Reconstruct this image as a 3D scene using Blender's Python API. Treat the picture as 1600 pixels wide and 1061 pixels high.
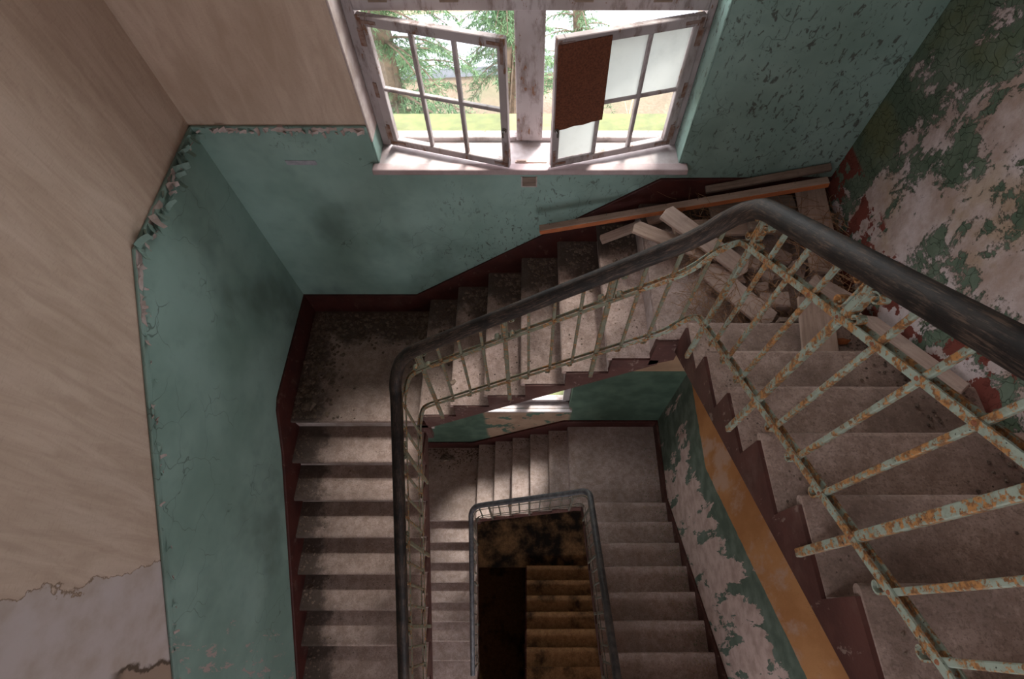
import bpy, math, random
from mathutils import Vector, Matrix, noise as mnoise
random.seed(7)
R = math.radians
for o in list(bpy.data.objects): bpy.data.objects.remove(o)
sc = bpy.context.scene
COL = sc.collection

# ------------------------------------------------------------------ camera
cam_d = bpy.data.cameras.new('camera')
cam_d.sensor_width = 36.0
cam_d.lens = 813.7 / 1600 * 36.0
cam_d.shift_x = -24.6 / 1600
cam_d.clip_start = 0.02
cam_d.clip_end = 300
cam = bpy.data.objects.new('camera', cam_d)
COL.objects.link(cam)
cam.location = (0, -1.582, 4.384)
cam.rotation_euler = (R(90 - 61.27), 0, 0)
sc.camera = cam

# ------------------------------------------------------------------ sky, sun, exposure
world = bpy.data.worlds.new('world'); sc.world = world
world.use_nodes = True
wn = world.node_tree
bg = wn.nodes['Background']
bg.inputs['Color'].default_value = (0.93, 0.94, 1.0, 1)
bg.inputs['Strength'].default_value = 3.4
sun_d = bpy.data.lights.new('sun', 'SUN')
sun_d.energy = 5.2
sun_d.angle = R(16)
sun_d.color = (1.0, 0.93, 0.90)
sun = bpy.data.objects.new('sun', sun_d); COL.objects.link(sun)
sun.rotation_euler = Vector((-0.45, -1.0, -2.0)).to_track_quat('-Z', 'Y').to_euler()
sc.view_settings.view_transform = 'Standard'
sc.view_settings.look = 'None'
sc.view_settings.exposure = 1.48
sc.view_settings.gamma = 1.0
sc.view_settings.use_curve_mapping = False
def portal(loc, rot, sx, sy):
    d = bpy.data.lights.new('opening_portal', 'AREA'); d.shape = 'RECTANGLE'; d.size = sx; d.size_y = sy
    d.cycles.is_portal = True
    o = bpy.data.objects.new('opening_portal', d); COL.objects.link(o); o.location = loc; o.rotation_euler = rot
portal((0.01, 1.75, 2.95), (R(-90), 0, 0), 2.1, 2.4)
portal((-0.03, 1.75, -1.6), (R(-90), 0, 0), 1.3, 2.5)
portal((0, -4.95, 4.95), (R(90), 0, 0), 1.1, .9)  # this and the following portals feed unseen openings added for fill daylight
portal((-2.5, -3.5, 4.7), (0, R(-90), 0), 2.6, 1.8)
portal((.9, -4.95, 0.15), (R(90), 0, 0), 1.4, 2.3)
portal((0.4, -4.95, -4.1), (R(90), 0, 0), 1.8, 2.1)

# ------------------------------------------------------------------ mesh helpers
class MB:
    def __init__(s): s.v = []; s.f = []
    def add(s, vs, fs):
        n = len(s.v); s.v += [tuple(v) for v in vs]; s.f += [tuple(i + n for i in f) for f in fs]; return s
    def box(s, a, b):
        x0, y0, z0 = a; x1, y1, z1 = b
        return s.add([(x0,y0,z0),(x1,y0,z0),(x1,y1,z0),(x0,y1,z0),(x0,y0,z1),(x1,y0,z1),(x1,y1,z1),(x0,y1,z1)],
                     [(0,3,2,1),(4,5,6,7),(0,1,5,4),(1,2,6,5),(2,3,7,6),(3,0,4,7)])
    def obox(s, M, dx, dy, dz):
        vs = [M @ Vector((x*dx/2, y*dy/2, z*dz/2)) for z in (-1,1) for x, y in ((-1,-1),(1,-1),(1,1),(-1,1))]
        return s.add(vs, [(0,3,2,1),(4,5,6,7),(0,1,5,4),(1,2,6,5),(2,3,7,6),(3,0,4,7)])
    def prism(s, poly, axis, a, b):
        """closed 2-D polygon extruded along an axis: x -> (y,z), y -> (x,z), z -> (x,y)"""
        def P(p, w): return {'x': (w, p[0], p[1]), 'y': (p[0], w, p[1]), 'z': (p[0], p[1], w)}[axis]
        n = len(poly)
        area = sum(poly[i][0]*poly[(i+1) % n][1] - poly[(i+1) % n][0]*poly[i][1] for i in range(n))
        if (area < 0) != (axis == 'y'): poly = poly[::-1]
        vs = [P(p, a) for p in poly] + [P(p, b) for p in poly]
        fs = [tuple(range(n))[::-1], tuple(range(n, 2*n))] + [(i, (i+1) % n, n+(i+1) % n, n+i) for i in range(n)]
        if b < a: fs = [f[::-1] for f in fs]
        return s.add(vs, fs)
    def sweep(s, pts, prof, up=Vector((0,0,1)), caps=True):
        """profile (side, up) swept along a polyline"""
        pts = [Vector(p) for p in pts]; n = len(pts); m = len(prof); vs = []
        for i, p in enumerate(pts):
            t = (pts[min(i+1, n-1)] - pts[max(i-1, 0)]).normalized()
            sd = t.cross(up)
            if sd.length < 1e-4: sd = t.cross(Vector((0,1,0)))
            sd.normalize(); u = sd.cross(t).normalized()
            vs += [p + sd*a + u*b for a, b in prof]
        fs = [(i*m+j, i*m+(j+1) % m, (i+1)*m+(j+1) % m, (i+1)*m+j) for i in range(n-1) for j in range(m)]
        if caps: fs += [tuple(range(m))[::-1], tuple(range((n-1)*m, n*m))]
        return s.add(vs, fs)
    def tube(s, pts, r, seg=8, caps=True):
        return s.sweep(pts, [(r*math.cos(2*math.pi*k/seg), r*math.sin(2*math.pi*k/seg)) for k in range(seg)], caps=caps)
    def taper(s, a, b, r0, r1, seg=6):
        a, b = Vector(a), Vector(b); t = (b-a).normalized()
        sd = t.cross(Vector((0,0,1)) if abs(t.z) < .95 else Vector((1,0,0))).normalized(); u = sd.cross(t)
        vs = [q + (sd*math.cos(2*math.pi*k/seg) + u*math.sin(2*math.pi*k/seg))*r for q, r in ((a,r0),(b,r1)) for k in range(seg)]
        return s.add(vs, [(k, (k+1) % seg, seg+(k+1) % seg, seg+k) for k in range(seg)] + [tuple(range(seg))[::-1], tuple(range(seg, 2*seg))])
    def chunk(s, c, r, rnd=random, flat=.6):
        """irregular stone-like lump"""
        q = rnd.uniform(0, 6.28); vs = []
        for dz, k in ((-1, .75), (.1, 1), (.8, .55)):
            for j in range(5):
                a = q + j*1.2566 + rnd.uniform(-.3, .3); rr = r*k*rnd.uniform(.65, 1.15)
                vs.append((c[0]+rr*math.cos(a), c[1]+rr*math.sin(a), c[2]+r*flat*(dz+1)*.5*rnd.uniform(.8, 1.1)))
        fs = [(4,3,2,1,0), (10,11,12,13,14)]
        for l in (0, 5): fs += [(l+j, l+(j+1) % 5, l+5+(j+1) % 5, l+5+j) for j in range(5)]
        return s.add(vs, fs)
    def mesh(s, name):
        me = bpy.data.meshes.new(name); me.from_pydata(s.v, [], s.f); me.update(); return me
    def build(s, name, mat, parent=None, smooth=False, bevel=0, seg=2, **kw):
        me = s.mesh(name)
        if mat: me.materials.append(mat)
        if smooth:
            for p in me.polygons: p.use_smooth = True
        o = bpy.data.objects.new(name, me); COL.objects.link(o)
        if parent is not None: o.parent = parent
        if bevel:
            b = o.modifiers.new('bevel', 'BEVEL'); b.width = bevel; b.segments = seg; b.limit_method = 'ANGLE'; b.angle_limit = R(40)
        return tag(o, **kw)
def tag(o, label=None, cat=None, group=None, kind=None):
    if label: o['label'] = label
    if cat: o['category'] = cat
    if group: o['group'] = group
    if kind: o['kind'] = kind
    return o
def empty(name, loc=(0,0,0), rot=(0,0,0), **kw):
    o = bpy.data.objects.new(name, None); COL.objects.link(o); o.location = loc; o.rotation_euler = rot
    o.empty_display_size = .1
    return tag(o, **kw)
def link_copy(o, parent, loc=None):
    c = o.copy(); COL.objects.link(c); c.parent = parent
    if loc is not None: c.location = loc
    return c

# ------------------------------------------------------------------ material helpers
class NT:
    def __init__(s, name, rough=.8):
        s.m = bpy.data.materials.new(name); s.m.use_nodes = True; s.t = s.m.node_tree
        s.b = s.t.nodes['Principled BSDF']; s.b.inputs['Roughness'].default_value = rough
        s.b.inputs['Specular IOR Level'].default_value = .25
        s.pos = s.t.nodes.new('ShaderNodeNewGeometry').outputs['Position']
        s.obj = s.t.nodes.new('ShaderNodeTexCoord').outputs['Object']
    def n(s, ty, **kw):
        nd = s.t.nodes.new(ty)
        for k, v in kw.items(): setattr(nd, k, v)
        return nd
    def l(s, a, b): s.t.links.new(a, b)
    def setin(s, sock, v):
        if hasattr(v, 'links') or isinstance(v, bpy.types.NodeSocket): s.l(v, sock)
        else: sock.default_value = v
    def math(s, op, a, b=0.0, c=None, clamp=False):
        nd = s.n('ShaderNodeMath', operation=op); nd.use_clamp = clamp
        s.setin(nd.inputs[0], a); s.setin(nd.inputs[1], b)
        if c is not None: s.setin(nd.inputs[2], c)
        return nd.outputs[0]
    def scale(s, vec, sc3, off=(0,0,0)):
        nd = s.n('ShaderNodeMapping'); s.l(vec, nd.inputs['Vector'])
        nd.inputs['Scale'].default_value = sc3; nd.inputs['Location'].default_value = off
        return nd.outputs[0]
    def noise(s, scale, detail=4, rough=.55, vec=None, dist=0):
        nd = s.n('ShaderNodeTexNoise'); s.l(vec if vec is not None else s.pos, nd.inputs['Vector'])
        nd.inputs['Scale'].default_value = scale; nd.inputs['Detail'].default_value = detail
        nd.inputs['Roughness'].default_value = rough; nd.inputs['Distortion'].default_value = dist
        return nd.outputs['Fac']
    def voro(s, scale, vec=None, feat='DISTANCE_TO_EDGE'):
        nd = s.n('ShaderNodeTexVoronoi', feature=feat); s.l(vec if vec is not None else s.pos, nd.inputs['Vector'])
        nd.inputs['Scale'].default_value = scale
        return nd.outputs['Distance']
    def step(s, x, a, b):
        nd = s.n('ShaderNodeMapRange'); nd.interpolation_type = 'SMOOTHSTEP'
        s.setin(nd.inputs['Value'], x); nd.inputs['From Min'].default_value = a; nd.inputs['From Max'].default_value = b
        return nd.outputs['Result']
    def mix(s, f, a, b):
        nd = s.n('ShaderNodeMix', data_type='RGBA'); s.setin(nd.inputs['Factor'], f)
        for i, v in ((6, a), (7, b)):
            if isinstance(v, tuple): v = tuple(v) + ((1,) if len(v) == 3 else ())
            s.setin(nd.inputs[i], v)
        return nd.outputs[2]
    def sep(s, vec=None):
        nd = s.n('ShaderNodeSeparateXYZ'); s.l(vec if vec is not None else s.pos, nd.inputs[0]); return nd.outputs
    def bump(s, h, strength=.4, dist=.01, prev=None):
        nd = s.n('ShaderNodeBump'); nd.inputs['Strength'].default_value = strength; nd.inputs['Distance'].default_value = dist
        s.l(h, nd.inputs['Height'])
        if prev is not None: s.l(prev, nd.inputs['Normal'])
        return nd.outputs[0]
    def out(s, col, bump=None, rough=None):
        s.setin(s.b.inputs['Base Color'], col if not isinstance(col, tuple) else col + (1,))
        if bump is not None: s.l(bump, s.b.inputs['Normal'])
        if rough is not None: s.setin(s.b.inputs['Roughness'], rough)
        return s.m

def m_tan():
    t = NT('tan_distemper', .9)
    v = t.scale(t.pos, (5.0, 6.0, 1.0))
    a = t.noise(2.2, 6, .65, v, .6)
    b = t.noise(1.1, 3, .5)
    fine = t.noise(60, 3, .6, t.scale(t.pos, (1, .5, 2)))
    c = t.mix(t.step(a, .3, .72), (.45, .335, .26), (.57, .445, .36))
    c = t.mix(t.math('MULTIPLY', t.step(b, .42, .72), .55), c, (.36, .255, .185))
    c = t.mix(t.math('MULTIPLY', t.step(fine, .5, .75), .18), c, (.25, .17, .12))
    # paint fallen off the left wall low down: whitish plaster with a ragged edge
    x, y, z = t.sep()
    edge = t.math('ADD', t.math('MULTIPLY', t.math('SUBTRACT', t.noise(3.3, 5, .6), .5), .34), t.math('MULTIPLY', t.math('SUBTRACT', t.noise(20, 3, .6), .5), .05))
    g = t.math('SUBTRACT', t.math('SUBTRACT', t.math('MULTIPLY', y, -1), t.math('MULTIPLY', z, .29)), t.math('ADD', edge, .88))
    left = t.step(x, -2.05, -2.09)
    pm = t.math('MULTIPLY', t.step(g, .055, .062), left)
    rim = t.math('MULTIPLY', t.math('MULTIPLY', t.step(g, .048, .055), left), t.math('SUBTRACT', 1.0, pm))
    c = t.mix(pm, c, t.mix(t.step(t.noise(5, 5), .35, .75), (.50, .43, .415), (.40, .32, .27)))
    c = t.mix(t.math('MULTIPLY', rim, .8), c, (.16, .105, .07))
    g2 = t.math('SUBTRACT', t.math('SUBTRACT', t.math('MULTIPLY', y, -1), t.math('MULTIPLY', z, .08)), t.math('ADD', t.math('MULTIPLY', edge, .6), 1.70))
    hm = t.math('MULTIPLY', t.math('MULTIPLY', t.step(g2, .02, .03), left), t.step(z, 1.2, 1.1))
    hr_ = t.math('MULTIPLY', t.math('MULTIPLY', t.step(g2, -.01, .01), left), t.step(z, 1.25, 1.15))
    c = t.mix(hr_, c, (.10, .07, .05)); c = t.mix(hm, c, (.33, .235, .18))
    h = t.math('SUBTRACT', t.math('MULTIPLY', t.noise(35, 4, .6), .25), t.math('ADD', t.math('MULTIPLY', pm, .6), t.math('MULTIPLY', hr_, 1.5)))
    return t.out(c, t.bump(h, .35, .008))

def m_green(name, c0, c1, spots=.5, flake=(.30, .235, .20), chip=.0, base_z=False):
    t = NT(name, .62)
    b = t.noise(1.7, 4, .55); fine = t.noise(9, 5, .6)
    c = t.mix(t.step(b, .3, .7), c0, c1)
    c = t.mix(t.math('MULTIPLY', t.step(fine, .5, .8), .25), c, tuple(q*.7 for q in c0))
    c = t.mix(t.math('MULTIPLY', t.step(t.noise(1.15, 4, .6, t.scale(t.pos, (1, 1, .7), (2.2, 4.1, 7.3))), .50, .72), .55), c, (.05, .068, .058))
    # hairline craquelure
    wv = t.n('ShaderNodeVectorMath', operation='ADD'); t.l(t.pos, wv.inputs[0])
    nz = t.n('ShaderNodeTexNoise'); t.l(t.pos, nz.inputs['Vector']); nz.inputs['Scale'].default_value = 5
    sc_ = t.n('ShaderNodeVectorMath', operation='SCALE'); t.l(nz.outputs['Color'], sc_.inputs[0]); sc_.inputs['Scale'].default_value = .25
    t.l(sc_.outputs[0], wv.inputs[1])
    cr = t.voro(3.4, wv.outputs[0])
    crm = t.math('MULTIPLY', t.step(cr, .008, .001), t.step(t.noise(2.1, 2), .48, .62))
    c = t.mix(t.math('MULTIPLY', crm, .55), c, (.045, .055, .045))
    # little dark blisters where the paint has lifted, running downwards
    sv = t.scale(t.pos, (1, 1, .55))
    sp = t.noise(34, 4, .66, sv, .8); reg = t.noise(1.3, 3, .6)
    x, y, z = t.sep()
    spm = t.math('MULTIPLY', t.step(sp, .575, .63), t.step(t.math('ADD', reg, t.math('MULTIPLY', t.math('ADD', x, .2), .10)), .58 - .2*spots, .80 - .2*spots))
    c = t.mix(t.math('MULTIPLY', spm, .75), c, (.055, .045, .038))
    # bare plaster chips
    ch = t.noise(7, 7, .72, t.scale(t.pos, (1, 2.2, .7)), .3)
    if base_z: ch = t.math('ADD', ch, t.math('MULTIPLY', t.step(t.math('ADD', y, t.math('MULTIPLY', t.noise(2.5, 2), -.4)), -1.45, -2.0), .16))
    chm = t.step(ch, .70 - chip, .712 - chip)
    c = t.mix(chm, c, flake)
    h = t.math('ADD', t.math('MULTIPLY', t.noise(30, 4, .6), .15), t.math('MULTIPLY', t.math('ADD', spm, t.math('ADD', chm, crm)), -.6))
    return t.out(c, t.bump(h, .45, .006))

def m_peel_right():
    """upper right wall: pale plaster with islands of curling green paint and scraps of red"""
    t = NT('peeling_plaster', .85)
    x, y, z = t.sep()
    pl = t.mix(t.step(t.noise(3.2, 6, .65), .32, .68), (.60, .52, .52), (.36, .26, .215))
    pl = t.mix(t.math('MULTIPLY', t.step(t.noise(24, 4, .65), .52, .75), .45), pl, (.22, .17, .14))
    pl = t.mix(t.math('MULTIPLY', t.step(t.noise(2.1, 4, .6, t.scale(t.pos, (1,1,1), (3,7,1))), .55, .7), .5), pl, (.36, .25, .12))
    gr = t.mix(t.step(t.noise(6, 4), .35, .7), (.085, .122, .082), (.15, .19, .14))
    gr = t.mix(t.step(t.noise(2.0, 3, .5, t.scale(t.pos, (1,1,1), (9,0,2))), .55, .7), gr, (.125, .14, .07))
    m = t.noise(3.6, 10, .74, t.scale(t.pos, (1, 1.0, .8), (1.3, 2.7, .4)), .25)
    # paint survives towards the corner and high up
    bias = t.math('ADD', t.math('MULTIPLY', t.step(y, .55, 1.2), .17), t.math('MULTIPLY', t.step(z, 2.5, 3.2), .05))
    g = t.math('ADD', m, bias)
    gm = t.step(g, .535, .55)
    wv = t.n('ShaderNodeVectorMath', operation='ADD'); t.l(t.pos, wv.inputs[0])
    nz = t.n('ShaderNodeTexNoise'); t.l(t.pos, nz.inputs['Vector']); nz.inputs['Scale'].default_value = 9
    sc_ = t.n('ShaderNodeVectorMath', operation='SCALE'); t.l(nz.outputs['Color'], sc_.inputs[0]); sc_.inputs['Scale'].default_value = .16
    t.l(sc_.outputs[0], wv.inputs[1])
    crk = t.math('ADD', t.voro(17, wv.outputs[0]), t.math('MULTIPLY', t.noise(8, 3), .05))
    gr = t.mix(t.math('MULTIPLY', t.step(crk, .055, .025), .6), gr, (.035, .04, .025))
    c = t.mix(gm, pl, gr)
    rim = t.math('MULTIPLY', t.step(g, .518, .535), t.math('SUBTRACT', 1.0, gm))
    c = t.mix(t.math('MULTIPLY', rim, .55), c, (.12, .09, .07))
    # red skirting paint scraps along the base of the flight
    line = t.math('SUBTRACT', z, t.math('ADD', 1.72, t.math('MAXIMUM', t.math('MULTIPLY', y, -.69), 0)))
    rd = t.math('MULTIPLY', t.step(t.noise(4.5, 6, .6, t.scale(t.pos, (1,1,1), (5,5,5))), .5, .515), t.step(line, .30, .27))
    c = t.mix(rd, c, (.17, .045, .032))
    h = t.math('ADD', t.math('MULTIPLY', gm, .8), t.math('MULTIPLY', t.noise(28, 5, .65), .5))
    h = t.math('ADD', h, t.math('MULTIPLY', t.math('MULTIPLY', t.step(crk, .07, .02), gm), -.5))
    return t.out(c, t.bump(h, .7, .014))

def m_ochre():
    """lower right wall: green dado half peeled to pinkish plaster, ochre distemper above it"""
    t = NT('ochre_and_peeling_dado', .88)
    x, y, z = t.sep()
    top = t.math('ADD', -1.40, t.math('MAXIMUM', t.math('MULTIPLY', t.math('ADD', y, .05), -.74), 0))
    wob = t.math('MULTIPLY', t.math('SUBTRACT', t.noise(5, 3), .5), .06)
    s = t.math('SUBTRACT', t.math('ADD', z, wob), top)
    oc = t.mix(t.step(t.noise(2.2, 5, .6, t.scale(t.pos, (1, 1, .6))), .35, .65), (.46, .225, .09), (.37, .165, .06))
    oc = t.mix(t.math('MULTIPLY', t.step(t.noise(3.0, 6, .62, t.scale(t.pos, (1, 1, .5), (4, 1, 0))), .5, .62), .8), oc, (.46, .31, .235))
    pl = t.mix(t.step(t.noise(6, 6, .65), .35, .7), (.56, .43, .39), (.37, .265, .225))
    gr = t.mix(t.step(t.noise(5, 4), .35, .7), (.08, .112, .085), (.15, .19, .155))
    m = t.noise(3.4, 8, .66, t.scale(t.pos, (1, 1.5, .45)), .3)
    near = t.step(s, -.55, -.06)
    corner = t.math('MULTIPLY', t.step(y, .05, .75), .16)
    g = t.math('ADD', t.math('ADD', m, t.math('MULTIPLY', near, .22)), corner)
    gm = t.step(g, .56, .575)
    c = t.mix(gm, pl, gr)
    om = t.step(s, -.005, .005)
    c = t.mix(om, c, oc)
    h = t.math('ADD', t.math('MULTIPLY', gm, .5), t.math('MULTIPLY', t.noise(30, 4, .6), .35))
    return t.out(c, t.bump(h, .5, .010))

def m_lower_back():
    t = NT('lower_green_patchy', .8)
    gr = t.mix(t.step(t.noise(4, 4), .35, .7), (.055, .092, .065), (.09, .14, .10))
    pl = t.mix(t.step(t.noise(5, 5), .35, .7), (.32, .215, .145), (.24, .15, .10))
    x, y, z = t.sep()
    m = t.noise(2.6, 7, .6, t.scale(t.pos, (1, 1, 1.2), (.6, 0, .9)))
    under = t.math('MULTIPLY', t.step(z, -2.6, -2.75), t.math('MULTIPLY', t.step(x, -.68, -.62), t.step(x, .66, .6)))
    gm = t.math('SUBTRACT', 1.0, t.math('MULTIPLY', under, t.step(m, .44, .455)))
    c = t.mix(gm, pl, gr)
    oc = t.mix(t.step(t.noise(2.5, 4), .35, .65), (.40, .26, .16), (.30, .19, .12))
    c = t.mix(t.step(z, -1.44, -1.42), c, oc)
    h = t.math('ADD', t.math('MULTIPLY', gm, .5), t.math('MULTIPLY', t.noise(30, 4, .6), .3))
    return t.out(c, t.bump(h, .5, .008))

def m_stone(name, c0, c1, dirt, dirt_amt=.6, big=1.3, lo=.42, walls=False):
    t = NT(name, .78)
    sp = t.noise(95, 3, .7); md = t.noise(13, 7, .72); bg_ = t.noise(big, 5, .62)
    c = t.mix(t.step(md, .38, .62), c0, c1)
    c = t.mix(t.math('MULTIPLY', t.step(t.noise(38, 4, .7, t.scale(t.pos, (1, 1, 1), (1, 8, 3))), .54, .66), .5), c, tuple(min(1, q*1.35) for q in c0))
    c = t.mix(t.math('MULTIPLY', t.step(sp, .5, .66), .6), c, tuple(q*.4 for q in c0))
    c = t.mix(t.math('MULTIPLY', t.step(bg_, lo, lo+.25), dirt_amt), c, dirt)
    c = t.mix(t.math('MULTIPLY', t.step(t.noise(30, 5, .7, t.scale(t.pos, (1, 1, 1), (3,3,3))), .56, .72), .55), c, dirt)
    if walls:      # dirt along the back and left walls, with corner shade painted in
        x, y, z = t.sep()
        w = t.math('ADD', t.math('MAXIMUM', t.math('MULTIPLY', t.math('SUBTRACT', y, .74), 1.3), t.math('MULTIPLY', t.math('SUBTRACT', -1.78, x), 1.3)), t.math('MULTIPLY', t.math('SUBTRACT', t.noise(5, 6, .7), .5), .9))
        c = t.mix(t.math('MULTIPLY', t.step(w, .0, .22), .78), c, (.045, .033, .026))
    h = t.math('ADD', t.noise(60, 5, .7), t.math('MULTIPLY', md, .8))
    return t.out(c, t.bump(h, .4, .007))

def m_red(name, c0, c1, wear, amt=.55):
    t = NT(name, .6)
    c = t.mix(t.step(t.noise(6, 4), .35, .7), c0, c1)
    c = t.mix(t.math('MULTIPLY', t.step(t.noise(16, 7, .7, t.scale(t.pos, (1,1,.6))), .60, .64), amt), c, wear)
    c = t.mix(t.math('MULTIPLY', t.step(t.noise(3.3, 5, .65), .5, .72), amt*.8), c, tuple(.5*a+.5*b for a, b in zip(c0, wear)))
    return t.out(c, t.bump(t.noise(45, 4, .6), .25, .005))

def m_iron(name, paint, paint2, rust_lo=.5):
    t = NT(name, .55)
    a = t.noise(16, 6, .7); b = t.noise(48, 5, .72)
    c = t.mix(t.step(a, .4, .6), paint, paint2)
    mixn = t.math('ADD', t.math('MULTIPLY', a, .45), t.math('MULTIPLY', b, .55))
    rust = t.mix(t.step(t.noise(70, 3), .4, .6), (.36, .17, .06), (.17, .08, .035))
    rm = t.step(mixn, rust_lo, rust_lo+.035)
    c = t.mix(rm, c, rust)
    c = t.mix(t.step(t.noise(95, 2, .5, t.scale(t.pos, (1,1,1), (7,1,3))), .70, .73), c, (.03, .028, .025))
    return t.out(c, t.bump(t.math('ADD', t.math('MULTIPLY', rm, .5), b), .4, .003))

def m_handrail():
    t = NT('black_worn_handrail', .42)
    t.b.inputs['Specular IOR Level'].default_value = .18
    uvn = t.n('ShaderNodeTexCoord').outputs['UV']
    a = t.noise(7, 5, .65); f = t.noise(9, 7, .75, t.scale(uvn, (1.3, 16, 1)), .3)
    c = t.mix(t.step(a, .35, .7), (.012, .009, .008), (.030, .022, .018))
    c = t.mix(t.math('MULTIPLY', t.step(f, .48, .62), t.step(a, .30, .6)), c, (.10, .064, .046))
    return t.out(c, t.bump(f, .35, .003), t.math('ADD', .42, t.math('MULTIPLY', f, .3)))

def m_wood(name, c0, c1, axis=0, dirt=.35, rough=.8):
    t = NT(name, rough)
    sc3 = [14, 14, 14]; sc3[axis] = 1.2
    g = t.noise(3.2, 6, .65, t.scale(t.obj, tuple(sc3)), .4)
    c = t.mix(t.step(g, .33, .68), c0, c1)
    c = t.mix(t.math('MULTIPLY', t.step(t.noise(3.5, 5, .65), .48, .7), dirt), c, tuple(q*.35 for q in c0))
    c = t.mix(t.math('MULTIPLY', t.step(t.noise(45, 3, .7), .55, .75), .35), c, tuple(q*.4 for q in c0))
    return t.out(c, t.bump(g, .3, .004))

def m_winpaint(name='window_paint'):
    t = NT(name, .55)
    a = t.noise(9, 6, .7, t.scale(t.pos, (1, 1, .35))); b = t.noise(38, 5, .72, t.scale(t.pos, (1, 1, .4)))
    c = t.mix(t.step(t.noise(3, 3), .3, .7), (.29, .245, .24), (.38, .33, .33))
    c = t.mix(t.math('MULTIPLY', t.step(a, .48, .64), .75), c, (.15, .11, .10))
    c = t.mix(t.step(t.math('ADD', t.math('MULTIPLY', a, .5), t.math('MULTIPLY', b, .5)), .575, .60), c, (.17, .085, .05))
    return t.out(c, t.bump(b, .3, .003))

def m_simple(name, c0, c1, scale=20, rough=.8, bump=.3):
    t = NT(name, rough)
    a = t.noise(scale, 5, .65)
    return t.out(t.mix(t.step(a, .35, .68), c0, c1), t.bump(a, bump, .004))

def m_glass(name, tint, frost):
    t = NT(name, frost)
    b = t.b
    b.inputs['Base Color'].default_value = tint + (1,)
    if frost < .2:
        nd = t.n('ShaderNodeBsdfTransparent'); nd.inputs[0].default_value = (.93, .95, .93, 1)
        gl = t.n('ShaderNodeBsdfGlossy'); gl.inputs['Roughness'].default_value = .04
        df = t.n('ShaderNodeBsdfDiffuse'); df.inputs[0].default_value = (.75, .76, .73, 1)
        m1 = t.n('ShaderNodeMixShader'); m2 = t.n('ShaderNodeMixShader')
        t.setin(m1.inputs[0], t.math('MULTIPLY', t.step(t.noise(3, 5, .6), .35, .8), .16)); t.l(nd.outputs[0], m1.inputs[1]); t.l(df.outputs[0], m1.inputs[2])
        m2.inputs[0].default_value = .05; t.l(m1.outputs[0], m2.inputs[1]); t.l(gl.outputs[0], m2.inputs[2])
        t.l(m2.outputs[0], t.t.nodes['Material Output'].inputs[0])
    else:
        tr = t.n('ShaderNodeBsdfTranslucent'); df = t.n('ShaderNodeBsdfDiffuse')
        col = t.mix(t.math('MULTIPLY', t.step(t.noise(8, 6, .7), .45, .75), .35), tint, tuple(q*.75 for q in tint))
        t.l(col, tr.inputs[0]); t.l(col, df.inputs[0])
        m1 = t.n('ShaderNodeMixShader'); m1.inputs[0].default_value = .25
        t.l(tr.outputs[0], m1.inputs[1]); t.l(df.outputs[0], m1.inputs[2])
        t.l(m1.outputs[0], t.t.nodes['Material Output'].inputs[0])
    return t.m

M = {}
M['tan'] = m_tan()
M['green'] = m_green('green_dado_paint', (.185, .280, .243), (.26, .375, .335), .35, flake=(.40, .31, .29), chip=-.03, base_z=True)
M['green_back'] = m_green('green_dado_blistered', (.185, .280, .243), (.26, .375, .335), .85, chip=-.02)
M['peel'] = m_peel_right()
M['ochre'] = m_ochre()
M['lowback'] = m_lower_back()
M['plaster'] = m_simple('pale_plaster', (.50, .42, .40), (.36, .28, .25), 9)
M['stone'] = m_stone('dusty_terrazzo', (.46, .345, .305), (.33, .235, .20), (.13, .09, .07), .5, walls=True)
M['stone_dirty'] = m_stone('grimy_terrazzo', (.43, .31, .26), (.31, .215, .175), (.12, .082, .064), .55, 1.8, .42)
M['stone_low'] = m_stone('lower_terrazzo', (.46, .365, .335), (.34, .255, .22), (.15, .11, .085), .5, walls=False)
M['stone_cellar'] = m_stone('warm_lit_cellar_stone', (.40, .235, .105), (.28, .155, .07), (.02, .013, .008), .95, 2.4, .47)  # warm light tinted into the ochre stone colour, over dark grime
M['cellar_floor'] = m_stone('dark_cellar_floor', (.30, .17, .075), (.18, .10, .045), (.012, .008, .005), 1.0, 2.0, .36)  # darker, patchier version of the cellar stone
M['red'] = m_red('oxblood_skirting', (.070, .018, .014), (.045, .012, .010), (.17, .11, .09), .35)
M['red_stringer'] = m_red('oxblood_stringer', (.085, .032, .025), (.055, .02, .016), (.20, .14, .115), .85)
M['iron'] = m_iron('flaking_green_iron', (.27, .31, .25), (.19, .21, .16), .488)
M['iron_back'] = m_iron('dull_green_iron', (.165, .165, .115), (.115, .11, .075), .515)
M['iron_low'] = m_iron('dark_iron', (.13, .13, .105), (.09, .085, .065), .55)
M['handrail'] = m_handrail()
M['handrail_low'] = m_simple('grey_worn_handrail', (.055, .055, .062), (.11, .105, .105), 14, .5)
M['wood'] = m_wood('grey_brown_board', (.44, .31, .25), (.32, .22, .17), 0)
M['wood_pale'] = m_wood('pale_dusty_board', (.52, .39, .33), (.41, .295, .245), 0)
M['wood_dark'] = m_wood('dark_board', (.23, .165, .13), (.15, .105, .08), 0)
M['wood_orange'] = m_wood('orange_painted_edge', (.52, .17, .06), (.36, .11, .05), 0, .25)
M['win'] = m_winpaint()
M['sill'] = m_simple('sill_paint', (.44, .39, .39), (.33, .275, .265), 7, .6)
M['sill_nose'] = m_simple('sill_nose_paint', (.40, .31, .31), (.32, .235, .23), 7, .6)
M['board'] = m_simple('rust_brown_fibreboard', (.16, .055, .028), (.085, .030, .017), 90, .95, .9)
M['glass'] = m_glass('clear_dusty_glass', (1, 1, 1), .02)
M['frost'] = m_glass('whitened_glass', (.50, .51, .49), .6)
M['moss'] = m_simple('mossy_outer_sill', (.11, .12, .045), (.075, .085, .035), 12)
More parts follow.
